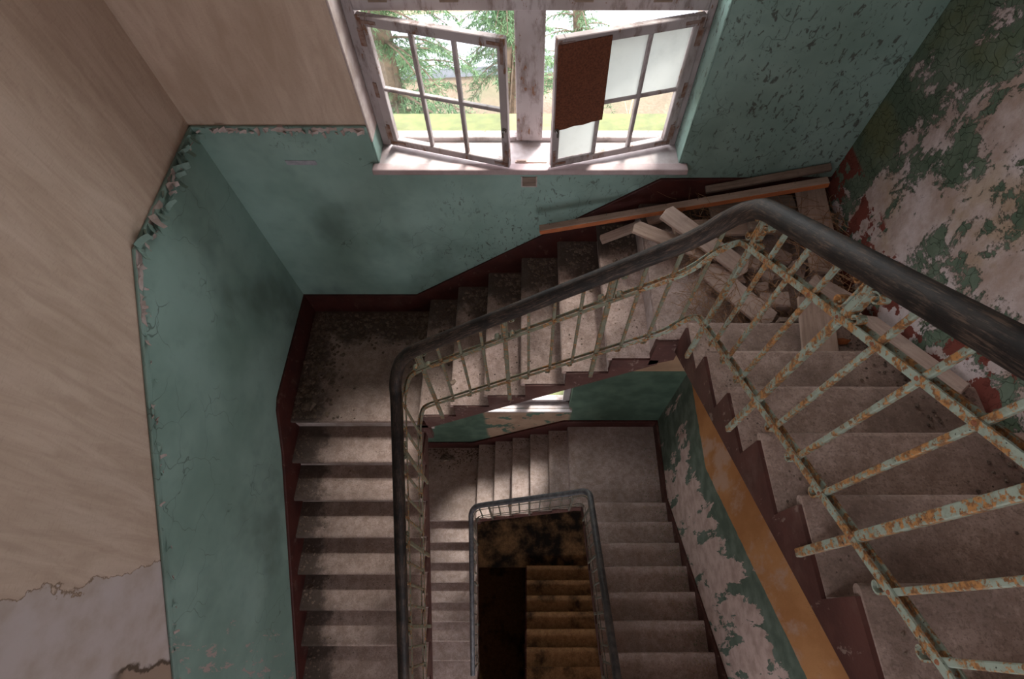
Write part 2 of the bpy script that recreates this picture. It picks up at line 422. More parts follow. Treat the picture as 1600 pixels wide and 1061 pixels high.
M['metal'] = m_simple('tarnished_metal', (.06, .055, .05), (.14, .11, .09), 40, .4)
M['tin'] = m_simple('zinc_sheet', (.42, .43, .45), (.33, .33, .34), 10, .4)
M['rubble'] = m_simple('plaster_rubble', (.22, .158, .122), (.085, .06, .046), 22)
M['brick'] = m_simple('dusty_rubble_block', (.40, .285, .235), (.28, .19, .155), 14)
M['straw'] = m_simple('pine_needle_straw', (.36, .20, .11), (.20, .11, .06), 30)
M['bark'] = m_simple('conifer_bark', (.13, .095, .065), (.075, .055, .04), 12)
M['needle'] = m_simple('conifer_needles', (.055, .11, .05), (.11, .18, .085), 3, .7)
M['twig'] = m_simple('bare_twig', (.45, .34, .20), (.32, .23, .13), 8)
M['litter'] = m_stone('leaf_litter_ground', (.13, .095, .068), (.085, .058, .038), (.065, .07, .036), .6, .35)
M['asphalt'] = m_simple('pale_asphalt', (.24, .25, .29), (.19, .20, .235), 2)
M['tape'] = m_simple('grey_tape', (.34, .33, .36), (.26, .25, .28), 30)
M['leaf'] = m_simple('dry_leaf', (.30, .09, .03), (.20, .06, .02), 30)

# ------------------------------------------------------------------ dimensions
XL, XR, YB = -2.13, 2.12, 1.17
XRL = 1.985                      # lower right wall is thicker
T_ = .288                        # going
RISE = .2
# upper storey
LZ, RZ = 0.0, 1.5                # left and right half landings
FXL, FXR, FYB = -.950, .960, -.02   # well-side faces
BX0, BT, BR = -.906, .2915, 1.5/7
# lower storey
LZ1, RZ1 = -4.5, -3.4
GXL, GXR, GYB = -.855, .79, -.075
CX0, CT, CR = -.815, .2915, 1.1/6

# ------------------------------------------------------------------ walls
def cells(name, xs, zs, holes, y0, y1, mat, **kw):
    """wall slab in the XZ plane with rectangular openings"""
    b = MB()
    for i in range(len(xs)-1):
        for j in range(len(zs)-1):
            mx, mz = (xs[i]+xs[i+1])/2, (zs[j]+zs[j+1])/2
            if any(h[0] < mx < h[1] and h[2] < mz < h[3] for h in holes): continue
            b.box((xs[i], y0, zs[j]), (xs[i+1], y1, zs[j+1]))
    return b.build(name, mat, **kw)
W0, W1, WS, WT = -1.014, 1.032, 1.866, 4.05         # upper window opening
V0, V1, VS, VT = -.665, .605, -2.70, -.40           # lower window opening
wall_back = cells('wall_back', [XL-.3, W0, V0, V1, W1, XR+.3], [-9.6, VS-.2, VT, WS-.22, WT, 7.4],
                  [(W0, W1, WS-.22, WT), (V0, V1, VS-.2, VT)], YB, 1.68, M['tan'], kind='structure')
wall_left = MB().box((XL-.3, -5.0, -9.6), (XL, YB, 3.5)).box((XL-.3, -5.0, 5.9), (XL, YB, 7.4)).box((XL-.3, -2.7, 3.5), (XL, YB, 5.9)).box((XL-.3, -5.0, 3.5), (XL, -4.3, 5.9)).build('wall_left', M['tan'], kind='structure')  # gap towards the front is an unseen opening added to light the right side
wall_right = MB().box((XR, -5.0, 1.25), (XR+.3, YB, 7.4)).build('wall_right', M['peel'], kind='structure')
MB().box((XRL, -5.0, -9.6), (XR+.3, YB, 1.25)).build('lower_wall', M['ochre'], wall_right)
wall_front = cells('wall_front', [XL-.3, -.55, -.5, .2, .55, 1.3, 1.6, XR+.3], [-9.6, -5.1, -3.1, -1.0, 1.3, 4.5, 5.4, 7.4],
                   [(-.55, .55, 4.5, 5.4), (.2, 1.6, -1.0, 1.3), (-.5, 1.3, -5.1, -3.1)], -5.0, -4.7, M['tan'], kind='structure')  # openings added out of view to let in fill daylight
MB().box((XL-.3, -5.0, 7.2), (XR+.3, 1.68, 7.4)).build('ceiling', M['plaster'], kind='structure')
floor = MB().box((XL, -4.7, -9.5), (XR, YB, -9.3)).build('floor', M['stone_cellar'], kind='structure')
for z, y1 in ((3.1, -2.32), (-1.6, -2.30), (-6.1, -2.42)):
    MB().box((XL, -4.7, z-.28), (XR, y1, z)).build('storey_slab', M['stone_dirty'], floor)

# dado: raised layer of old oil paint
def dado_piece(axis, poly, a, b, mat, parent):
    return MB().prism(poly, axis, a, b).build('dado', mat, parent, bevel=.004, seg=1)
SL = .725
dl = [(1.17, 2.125), (.20, 2.125), (-2.9, 2.125-3.1*SL), (-2.9, -3.2), (-.4, -1.2), (.15, -.25), (1.17, -.25)]
dado_piece('x', dl, XL, XL+.012, M['green'], wall_left)
dado_piece('y', [(XL, 2.125), (W0, 2.125), (W0, WS-.04), (W1, WS-.04), (W1, 3.7), (XR, 3.7), (XR, 1.4), (.5, 1.0), (-1.0, -.25), (XL, -.25)], YB, YB-.012, M['green_back'], wall_back)
# lower back wall paint
b = MB()
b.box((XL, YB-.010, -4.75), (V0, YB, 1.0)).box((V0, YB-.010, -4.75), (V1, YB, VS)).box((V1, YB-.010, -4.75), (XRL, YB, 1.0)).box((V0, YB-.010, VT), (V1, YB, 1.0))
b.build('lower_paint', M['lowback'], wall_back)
# reveals of the upper window
MB().box((W0-.001, YB-.012, WS), (W0+.012, 1.36, 2.04)).build('reveal', M['green_back'], wall_back, bevel=.004, seg=1)
MB().box((W0-.001, YB-.012, 2.04), (W0+.012, 1.36, WT)).build('reveal', M['plaster'], wall_back, bevel=.004, seg=1)
MB().box((W1-.012, YB-.012, WS), (W1+.001, 1.36, WT)).build('reveal', M['green_back'], wall_back, bevel=.004, seg=1)

# ragged upper rim of the dado: a thin raised rail of paint with curled flakes
rim = MB()
rim.prism([(1.17, 2.165), (.185, 2.165), (-2.9, 2.165-3.085*SL), (-2.9, 2.118-3.085*SL), (.185, 2.118), (1.17, 2.118)], 'x', XL, XL+.02)
rim.build('dado_rim', M['green'], wall_left, bevel=.005, seg=1)
MB().box((XL, YB-.02, 2.118), (W0, YB, 2.165)).build('dado_rim', M['green_back'], wall_back, bevel=.005, seg=1)
def flake(parent, c, nrm, size, mat):
    """a curled scrap of paint: a bent thin patch standing off the wall"""
    a = random.uniform(0, 6.28); n = Vector(nrm)
    u = Vector((0, 0, 1)).cross(n).normalized(); w = n.cross(u)
    d1 = u*math.cos(a) + w*math.sin(a); d2 = n.cross(d1)
    vs = []
    k = 5
    for i in range(4):
        s_ = i/3
        lift = size*.75*s_*s_
        for j in (-1, 1):
            wd = size*.42*(1 - .35*s_)*random.uniform(.75, 1.25)
            vs.append(Vector(c) + d1*size*(s_-.3) + d2*j*wd + n*(.006 + lift))
    vs += [v + n*.004 for v in vs]
    fs = []
    for i in range(3):
        q = (2*i, 2*i+1, 2*i+3, 2*i+2); fs += [q, tuple(x+8 for x in q[::-1])]
        fs += [(2*i, 2*i+2, 2*i+10, 2*i+8), (2*i+1, 2*i+9, 2*i+11, 2*i+3)]
    fs += [(0, 8, 9, 1), (6, 7, 15, 14)]
    MB().add(vs, fs).build('paint_flake', mat, parent)
random.seed(3)
for i in range(34):          # left wall, level stretch: many
    y = 1.12 - i*.028
    flake(wall_left, (XL+.018, y, 2.14 + random.uniform(-.05, .03)), (1, 0, 0), random.uniform(.03, .075), random.choice([M['green'], M['green'], M['plaster']]))
for i in range(34):          # down the slope: fewer
    y = .15 - random.random()**1.4*2.3
    flake(wall_left, (XL+.016, y, 2.14 + (y-.19)*SL + random.uniform(-.05, .02)), (1, 0, 0), random.uniform(.012, .03), random.choice([M['green'], M['plaster'], M['plaster']]))
for i in range(26):
    x = XL + .06 + i*.041
    flake(wall_back, (x, YB-.016, 2.145 + random.uniform(-.03, .018)), (0, -1, 0), random.uniform(.018, .04), random.choice([M['green_back'], M['plaster'], M['plaster']]))
# bare plaster scraps where the rim has gone
def scrap(parent, axis, fixed, pts, mat):
    MB().prism(pts, axis, fixed, fixed + (.0225 if axis == 'x' else -.0225)).build('bare_patch', mat, parent)
for y0, y1 in ((.19, .02), (.0, -.13), (.55, .38), (.8, .7)):
    n = 7; up = []; dn = []
    for k in range(n):
        y = y0 + (y1-y0)*k/(n-1); zc = 2.14 + (min(y, .19)-.19)*SL
        up.append((y, zc+.02+random.uniform(-.004, .006))); dn.append((y, zc-.018+random.uniform(-.012, .012)))
    scrap(wall_left, 'x', XL, up + dn[::-1], M['plaster'])
for x0, x1 in ((-1.98, -1.82), (-1.66, -1.42), (-1.36, -1.2), (-1.16, -1.03)):
    n = 9; up = []; dn = []
    for k in range(n):
        x = x0 + (x1-x0)*k/(n-1)
        up.append((x, 2.162+random.uniform(-.012, .004))); dn.append((x, 2.132+random.uniform(-.012, .012)))
    scrap(wall_back, 'y', YB, up + dn[::-1], M['plaster'])

# ------------------------------------------------------------------ skirtings
sk = [(1.17, .275), (.10, .30), (.0, .26), (-.30, -.02), (-2.6, -.02-2.3*.735), (-2.6, -2.6), (-.1, -.25), (1.17, -.25)]
MB().prism(sk, 'x', XL, XL+.032).build('baseboard_left', M['red'], kind='structure', bevel=.006, seg=1)
bb = [(XL, .275), (-1.05, .275), (.93, 1.735), (XR, 1.745), (XR, 1.4), (.9, 1.2), (-.85, -.1), (-.85, -.25), (XL, -.25)]
MB().prism(bb, 'y', YB, YB-.032).build('baseboard_back', M['red'], kind='structure', bevel=.006, seg=1)
bb = [(XL, LZ1+.25), (-.95, LZ1+.25), (.55, RZ1+.22), (XRL, RZ1+.22), (XRL, RZ1-.2), (.6, RZ1-.25), (-.85, LZ1-.1), (XL, LZ1-.1)]
MB().prism(bb, 'y', YB-.008, YB-.04).build('baseboard_lower', M['red'], kind='structure', bevel=.006, seg=1)
bb = [(1.16, RZ1+.22), (.0, RZ1+.22), (-2.4, RZ1+.22+2.4*.70), (-2.4, RZ1+1.2), (0, RZ1-.25), (1.16, RZ1-.25)]
MB().prism(bb, 'x', XRL, XRL-.03).build('baseboard_right', M['red_stringer'], kind='structure', bevel=.006, seg=1)

# ------------------------------------------------------------------ stairs
def step_profile(t, r, nose=.022, thick=.042, over=.03, deep=.02):
    """(d, z): d measured backwards from the nosing of this step, z from its tread"""
    p = [(t+over, 0)]
    for k in range(6):
        a = R(90 + 36*k)
        p.append((-nose + .02 + thick/2*math.cos(a), -thick/2 + thick/2*math.sin(a)))
    p += [(.02, -thick), (.02, -r-deep), (t+over, -.055)]
    return p
def flight(label, group, start, direc, up, n, t, r, w0, w1, mats, face=None, soffit=True, stringer_mat=None, nose_over=.0):
    """start: nosing of the first step; direc '+x','-y'; up: +1 if the steps rise along direc"""
    ax = direc[1]; sg = 1 if direc[0] == '+' else -1
    root = empty('stair_flight', label=label, cat='stairs', group=group)
    s0, z0 = start
    for k in range(n):
        s = s0 + sg*k*t; z = z0 + up*k*r
        bk = sg*up                                   # tread runs backwards towards the higher side
        poly = [(s + bk*d, z + zz) for d, zz in step_profile(t, r)]
        b = MB()
        b.prism(poly, 'x' if ax == 'y' else 'y', w0, w1)
        b.build('step', mats[k % len(mats)], root)
    if face is not None:
        fa, fb = face                                # outer and inner plane of the stringer board
        line = []
        bk = sg*up
        lowk = 0 if up > 0 else n-1
        # zigzag just below the treads, straight underside
        ks = range(n) if up > 0 else range(n-1, -1, -1)
        for k in ks:
            s = s0 + sg*k*t; z = z0 + up*k*r
            line += [(s + bk*.012, z - r - .002), (s + bk*.012, z - .012)]
        sH = s0 + sg*((n-1) if up > 0 else 0)*t; zH = z0 + up*((n-1) if up > 0 else 0)*r
        sLw = s0 + sg*lowk*t; zLw = z0 + up*lowk*r
        line += [(sH + bk*(t+.03), zH-.012), (sH + bk*(t+.03), zH - .29 + r), (sLw + bk*.03, zLw - .29), (sLw - bk*.06, zLw-.29)]
        line += [(sLw - bk*.06, zLw - r - .002)]
        b = MB(); b.prism(line, 'x' if ax == 'y' else 'y', fa, fb)
        b.build('stringer', stringer_mat, root)
    if soffit:
        bk = sg*up
        lowk = 0 if up > 0 else n-1; hik = n-1 if up > 0 else 0
        sL_, zL_ = s0 + sg*lowk*t, z0 + up*lowk*r
        sH_, zH_ = s0 + sg*hik*t + bk*t, z0 + up*hik*r + r
        q = [(sL_, zL_-r-.005), (sH_, zH_-r-.005), (sH_, zH_-r-.085), (sL_, zL_-r-.085)]
        MB().prism(q, 'x' if ax == 'y' else 'y', w0, w1).build('soffit', M['plaster'], root)
    return root
def landing(label, group, x0, x1, y0, y1, z, mat, front=True):
    root = empty('stair_landing', label=label, cat='landing', group=group)
    MB().box((x0, y0, z-.05), (x1, y1, z)).build('paving', mat, root, bevel=.014, seg=2)
    MB().box((x0, y0+.025, z-.26), (x1, y1, z-.05)).build('slab', M['plaster'], root)
    return root
G = 'flights of stone stairs'
GL = 'stone half landings'
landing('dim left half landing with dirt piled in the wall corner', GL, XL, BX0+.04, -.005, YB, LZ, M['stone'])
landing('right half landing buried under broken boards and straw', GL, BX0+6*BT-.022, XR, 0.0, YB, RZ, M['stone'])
landing('lower left half landing in a bright pool of daylight', GL, XL, CX0+.04, -.09, YB, LZ1, M['stone_low'])
landing('lower right half landing beside the peeling green wall', GL, CX0+5*CT-.022, XRL, -.075, YB, RZ1, M['stone_low'])
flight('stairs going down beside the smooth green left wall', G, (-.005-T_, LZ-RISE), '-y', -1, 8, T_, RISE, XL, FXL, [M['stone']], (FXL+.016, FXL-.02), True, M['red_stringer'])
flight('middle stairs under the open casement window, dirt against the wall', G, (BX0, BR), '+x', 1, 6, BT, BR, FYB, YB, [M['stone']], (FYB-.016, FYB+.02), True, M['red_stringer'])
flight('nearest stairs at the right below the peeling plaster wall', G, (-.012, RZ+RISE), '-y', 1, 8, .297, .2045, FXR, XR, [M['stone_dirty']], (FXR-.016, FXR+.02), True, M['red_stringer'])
flight('lower stairs going down seen past the upper railing', G, (-.09-.286, LZ1-RISE), '-y', -1, 8, .286, .1975, XL, GXL, [M['stone_low']], (GXL+.014, GXL-.02), True, M['red_stringer'])
flight('lower middle stairs with daylight on six narrow treads', G, (CX0, LZ1+CR), '+x', 1, 5, CT, CR, GYB, YB, [M['stone_low']], (GYB-.014, GYB+.02), True, M['red_stringer'])
flight('lower right stairs with paint flakes along the wall', G, (-.08, RZ1+RISE), '-y', 1, 8, .296, .2045, GXR, XRL, [M['stone_low']], (GXR-.014, GXR+.02), True, M['red_stringer'])
# cellar level
landing('black cellar landing at the bottom of the well', GL, -1.9, XRL, -.5, YB, -7.75, M['cellar_floor'])
flight('cellar stairs with warm light in their ochre colour at the bottom of the well', G, (-.5, -7.55), '-y', 1, 8, .291, .201, -.02, XRL, [M['stone_cellar']], (-.05, -.015), True, M['red'])
# fascia of the landings towards the well
MB().box((BX0-.06, FYB-.016, LZ-.37), (BX0+.02, FYB+.03, LZ-.012)).build('fascia', M['red_stringer'], bpy.data.objects['stair_landing'])
MB().prism([(BX0+6*BT-.03, RZ-.30), (FXR+.01, RZ-.22), (FXR+.01, RZ-.012), (BX0+6*BT-.03, RZ-.012)], 'y', FYB-.016, FYB+.03).build('fascia', M['red_stringer'], bpy.data.objects['stair_landing.001'])
MB().box((CX0-.06, GYB-.014, LZ1-.34), (CX0+.02, GYB+.03, LZ1-.012)).build('fascia', M['red_stringer'], bpy.data.objects['stair_landing.002'])
MB().box((CX0+5*CT-.03, GYB-.014, RZ1-.26), (GXR+.01, GYB+.03, RZ1-.012)).build('fascia', M['red_stringer'], bpy.data.objects['stair_landing.003'])

# ------------------------------------------------------------------ railings
def gauss(zs, ds, sig):
    k = int(3*sig/ds); w = [math.exp(-.5*(i*ds/sig)**2) for i in range(-k, k+1)]; out = []
    for i in range(len(zs)):
        a = b = 0
        for j, q in enumerate(w):
            p = min(max(i+j-k, 0), len(zs)-1); a += q*zs[p]; b += q
        out.append(a/b)
    return out
def make_path(xl, yb, xr, y0, y1, zl, zb, zr, rc=.10, ds=.02, sig=.05):
    """plan: up the left side, across the back, down the right side; returns [(x,y,z,s)]"""
    pts = []
    def seg(a, b):
        n = max(2, int((Vector(b)-Vector(a)).length/ds))
        for i in range(n): pts.append(Vector(a).lerp(Vector(b), i/n))
    seg((xl, y0), (xl, yb-rc))
    nA = 9
    for i in range(nA): a = R(180 - 90*i/nA); pts.append(Vector((xl+rc+rc*math.cos(a), yb-rc+rc*math.sin(a))))
    seg((xl+rc, yb), (xr-rc, yb))
    for i in range(nA): a = R(90 - 90*i/nA); pts.append(Vector((xr-rc+rc*math.cos(a), yb-rc+rc*math.sin(a))))
    seg((xr, yb-rc), (xr, y1)); pts.append(Vector((xr, y1)))
    def z(p):
        if p.x < xl+rc and p.y < yb-1e-6:
            f = min(1, max(0, (p.x-xl)/rc)); return (1-f)*zl(p.y) + f*zb(p.x)
        if p.x > xr-rc and p.y < yb-1e-6:
            f = min(1, max(0, (xr-p.x)/rc)); return (1-f)*zr(p.y) + f*zb(p.x)
        return zb(p.x)
    zs = gauss([z(p) for p in pts], ds, sig)
    return [Vector((p.x, p.y, q)) for p, q in zip(pts, zs)]
def at_path(path, x=None, y=None, left=True):
    """height and tangent of a path where it passes plan coordinate x (back) or y (sides)"""
    best = None
    n = len(path)
    for i, p in enumerate(path):
        if x is not None: d = abs(p.x-x)
        else:
            if (p.x < 0) != left: continue
            d = abs(p.y-y)
        if best is None or d < best[0]: best = (d, i)
    i = best[1]; t = (path[min(i+1, n-1)] - path[max(i-1, 0)]); sl = t.z/max(1e-6, Vector((t.x, t.y)).length)
    # linear refine
    p = path[i].copy()
    if x is not None: p.z += sl*(x-p.x); p.x = x
    else:
        sgn = 1 if t.y > 0 else -1
        p.z += sl*sgn*(y-p.y); p.y = y
    return p, Vector((t.x, t.y, 0)).normalized(), sl
def spiral(c, r0, r1, a0, a1, n=14):
    return [(c[0] + (r0+(r1-r0)*i/n)*math.cos(a0+(a1-a0)*i/n), c[1] + (r0+(r1-r0)*i/n)*math.sin(a0+(a1-a0)*i/n)) for i in range(n+1)]
def strip(base, tan, pts2, half_w, th):
    """flat iron strip following a curve in the plane (tan, z), width across it"""
    nrm = tan.cross(Vector((0, 0, 1))); b = MB(); vs = []; n = len(pts2)
    for i, (a, z) in enumerate(pts2):
        p = base + tan*a + Vector((0, 0, z))
        a0, z0 = pts2[max(i-1, 0)]; a1, z1 = pts2[min(i+1, n-1)]
        d = Vector((a1-a0, z1-z0)); d.normalize(); q = tan*(-d.y) + Vector((0, 0, d.x))
        vs += [p - nrm*half_w - q*th, p + nrm*half_w - q*th, p + nrm*half_w + q*th, p - nrm*half_w + q*th]
    fs = [(4*i+j, 4*i+(j+1) % 4, 4*i+4+(j+1) % 4, 4*i+4+j) for i in range(n-1) for j in range(4)] + [(3,2,1,0), tuple(range(4*n-4, 4*n))]
    return b.add(vs, fs)
def railing(label, P, mats, detail=True):
    root = empty('stair_railing', label=label, cat='railing', group='stair railings')
    hand, iron, iron_r = mats
    paths = []
    for k in range(3):
        ol, ob, orr = P['off'][k]
        paths.append(make_path(P['xl'], P['yb'], P['xr'], P['y0'], P['y1'],
                               lambda y: P['zl'](y)+ol, lambda x: P['zb'](x)+ob, lambda y: P['zr'](y)+orr,
                               rc=.10 if k < 2 else .085, sig=(.07, .05, .04)[k]))
    hr, up, lo = paths
    r = P.get('r', .043)
    prof = [(r*math.cos(a)*1.0, r*math.sin(a)*(1.08 if math.sin(a) > 0 else .92)) for a in [2*math.pi*k/14 for k in range(14)]]
    ho = MB().sweep(hr, prof).build('handrail', hand, root, smooth=True)
    uv = ho.data.uv_layers.new(name='UVMap'); acc = [0.0]
    for i in range(1, len(hr)): acc.append(acc[-1] + (hr[i]-hr[i-1]).length)
    mp = len(prof)
    for pg in ho.data.polygons:
        js = [ho.data.loops[li].vertex_index % mp for li in pg.loop_indices]
        for li, j in zip(pg.loop_indices, js):
            i = ho.data.loops[li].vertex_index // mp
            if max(js) - min(js) > 2 and j == 0: j = mp
            uv.data[li].uv = (acc[i], j/mp*.27)
    # iron bars: pairs of flats either side of the balusters, green at the right where paint survives
    hw = .0135; bh = .0125; bt = .003
    for nm, pth in (('upper_rail', up), ('lower_rail', lo)):
        nsplit = next(i for i, p in enumerate(pth) if p.x > P['xr']-.34)
        for part, mat in ((pth[:nsplit+1], iron), (pth[nsplit:], iron_r)):
            for sd in (-1, 1):
                prof = [(sd*hw-bt, -bh), (sd*hw+bt, -bh), (sd*hw+bt, bh), (sd*hw-bt, bh)]
                MB().sweep(part, prof).build(nm, mat, root)
    # balusters
    sp = P['sp']; items = []
    y = P['postL'] ; k = 0
    ks = range(-2, 14)
    for k in ks:
        yy = P['postL'] - sp*k
        if yy > P['yb']-.06 or yy < P['y0']+.03: continue
        items.append(('L', yy, k % 4 == 0))
    for k in range(-2, 14):
        xx = P['postB'] + sp*k
        if xx < P['xl']+.08 or xx > P['xr']-.03: continue
        items.append(('B', xx, k % 4 == 0))
    for k in range(-2, 14):
        yy = P['postR'] - sp*k
        if yy > P['yb']-.10 or yy < P['y1']+.03: continue
        items.append(('R', yy, k % 4 == 0))
    for side, c, post in items:
        kw = dict(x=c) if side == 'B' else dict(y=c, left=side == 'L')
        ph, t, sl = at_path(hr, **kw); pu, _, _ = at_path(up, **kw); pl, _, sl2 = at_path(lo, **kw)
        m = iron_r if side == 'R' else iron
        nrm = t.cross(Vector((0, 0, 1)))
        wid = .0145 if post else .0092
        base = Vector((pl.x, pl.y, 0))
        zt = ph.z - .03; zb_ = pl.z - (P['pdrop'] if post else .018)
        b = MB()
        dep = .011 if post else .0088
        b.sweep([base + Vector((0, 0, zb_)), base + Vector((0, 0, zt))], [(-wid, -dep), (wid, -dep), (wid, dep), (-wid, dep)], up=nrm)
        if post:   # rounded foot pin reaching the stringer
            out = nrm if side == 'B' else nrm
            b.sweep([base + Vector((0, 0, zb_+.012)) - nrm*.0 , base + Vector((0, 0, zb_+.012)) + P['inward'][side]*.05], [(.011*math.cos(q), .011*math.sin(q)) for q in [k*math.pi/3 for k in range(6)]])
        bal = b.build('post' if post else 'baluster', m, root, bevel=.003, seg=1)
        # rivets on the well-side flats
        for pz in (pu.z, pl.z):
            cpt = base + Vector((0, 0, pz)) - P['inward'][side]*(hw+bt)
            MB().taper(cpt, cpt - P['inward'][side]*.004, .0068, .0045, 7).build('rivet', M['rust'], bal)
        if not detail: continue
        if post:
            zc = (pu.z + .014 + zt)/2; hh = (zt - pu.z - .014)/2
            for sd in (-1, 1):
                rr = min(.025, hh*.42); cs = wid + .004 + rr; cz = hh - rr - .004
                top = spiral((cs, cz), rr, .006, math.pi, -1.35*math.pi, 18)
                bot = spiral((cs, -cz), rr, .006, -math.pi, 1.35*math.pi, 18)
                crv = top[::-1] + bot
                crv = [(sd*a, q + sl*sd*a*.55) for a, q in crv]
                strip(base + Vector((0, 0, zc)), t, crv, .0145, .0028).build('scroll', m, bal)
        else:
            rr = .021
            crv = [(0, -.012), (.001, -.03)] + spiral((-rr*.9, -.052), rr, .006, .35, -1.75*math.pi, 18)
            sg = 1
            strip(base + Vector((0, 0, pl.z - .004)), t*sg, crv, .010, .0026).build('scroll', m, bal)
    return root
M['rust'] = m_simple('rusty_rivet', (.26, .10, .05), (.15, .055, .03), 60)
INW = {'L': Vector((-1, 0, 0)), 'B': Vector((0, 1, 0)), 'R': Vector((1, 0, 0))}
railing('upper railing with a thick black handrail and rusty pale green scrolled ironwork',
        dict(xl=-.930, yb=-.035, xr=.932, y0=-2.25, y1=-2.15,
             zl=lambda y: y*.69, zb=lambda x: BR + (x-BX0)*BR/BT, zr=lambda y: 1.7045 + (-.012-y)*.6886,
             off=((1.07, 1.07, 1.035), (.80, .80, .83), (.165, .175, .18)),
             sp=.1455, postL=-.428, postB=-.722, postR=-.20, pdrop=.36, inward=INW),
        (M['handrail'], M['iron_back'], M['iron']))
railing('lower railing with a thin grey handrail around the dark well',
        dict(xl=-.838, yb=-.092, xr=.772, y0=-2.25, y1=-2.15, r=.036,
             zl=lambda y: LZ1 + (y+.09)*.69, zb=lambda x: LZ1 + CR + (x-CX0)*CR/CT, zr=lambda y: RZ1+.2 + (-.08-y)*.69,
             off=((.95, 1.0, .95), (.71, .76, .76), (.13, .15, .15)),
             sp=.146, postL=-.41, postB=-.56, postR=-.30, pdrop=.33, inward=INW),
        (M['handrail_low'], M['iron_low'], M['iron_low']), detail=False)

# ------------------------------------------------------------------ windows
M['strap'] = m_simple('overpainted_rusty_strap', (.24, .17, .15), (.15, .065, .035), 26)
win = empty('window_1', (0, 0, 0), kind='structure')
FY = 1.335
def wbox(nm, a, b, mat=None, bev=.005): return MB().box(a, b).build(nm, mat or M['win'], win, bevel=bev, seg=1)
wbox('jamb', (W0+.012, FY, WS), (-.945, FY+.10, WT)); wbox('jamb', (.978, FY, WS), (W1-.012, FY+.10, WT))
wbox('mullion', (-.075, FY+.01, WS+.03), (.10, FY+.12, WT))
wbox('transom', (-.945, FY-.005, 2.768), (.978, FY+.10, 2.90))
wbox('bottom_rail', (-.945, FY+.035, WS), (.978, FY+.11, WS+.035))
wbox('head', (-.945, FY, WT-.08), (.978, FY+.10, WT))
for x in (-.80, -.42, .30, .72): MB().box((x-.05, FY-.009, 2.815), (x+.05, FY-.004, 2.826)).build('rusted_slot', M['wood_dark'], win)
# fixed upper lights
for x0, x1 in ((-.945, -.075), (.10, .978)):
    for k in range(1, 3): wbox('muntin', (x0+(x1-x0)*k/3-.012, FY+.03, 2.90), (x0+(x1-x0)*k/3+.012, FY+.06, WT-.08))
    for z in (3.45,): wbox('muntin', (x0, FY+.03, z-.012), (x1, FY+.06, z+.012))
    MB().box((x0, FY+.043, 2.90), (x1, FY+.047, WT-.08)).build('pane', M['glass'], win)
# sill board, nosing, outer sill
sb = MB().box((W0, YB+.002, WS-.22), (W1, FY+.11, WS)).box((W0, YB-.016, WS-.03), (W1, YB+.002, WS))
sb.build('sill', M['sill'], win)
MB().prism([(YB-.085, WS-.005), (YB-.08, WS+.006), (YB-.02, WS+.008), (YB-.014, WS), (YB-.014, WS-.038), (YB-.075, WS-.042), (YB-.09, WS-.03)], 'x', W0-.03, W1+.045).build('sill_nose', M['sill_nose'], win, bevel=.006, seg=2)
MB().prism([(FY+.11, WS-.02), (FY+.17, WS-.03), (FY+.17, WS-.10), (FY+.11, WS-.10)], 'x', W0, W1).build('drip_rail', M['tin'], win)
MB().prism([(FY+.17, WS-.045), (1.86, WS-.155), (1.86, WS-.26), (FY+.17, WS-.16)], 'x', W0-.05, W1+.05).build('outer_sill', M['moss'], win)
CW, CZ0, CZ1 = .852, 1.890, 2.760
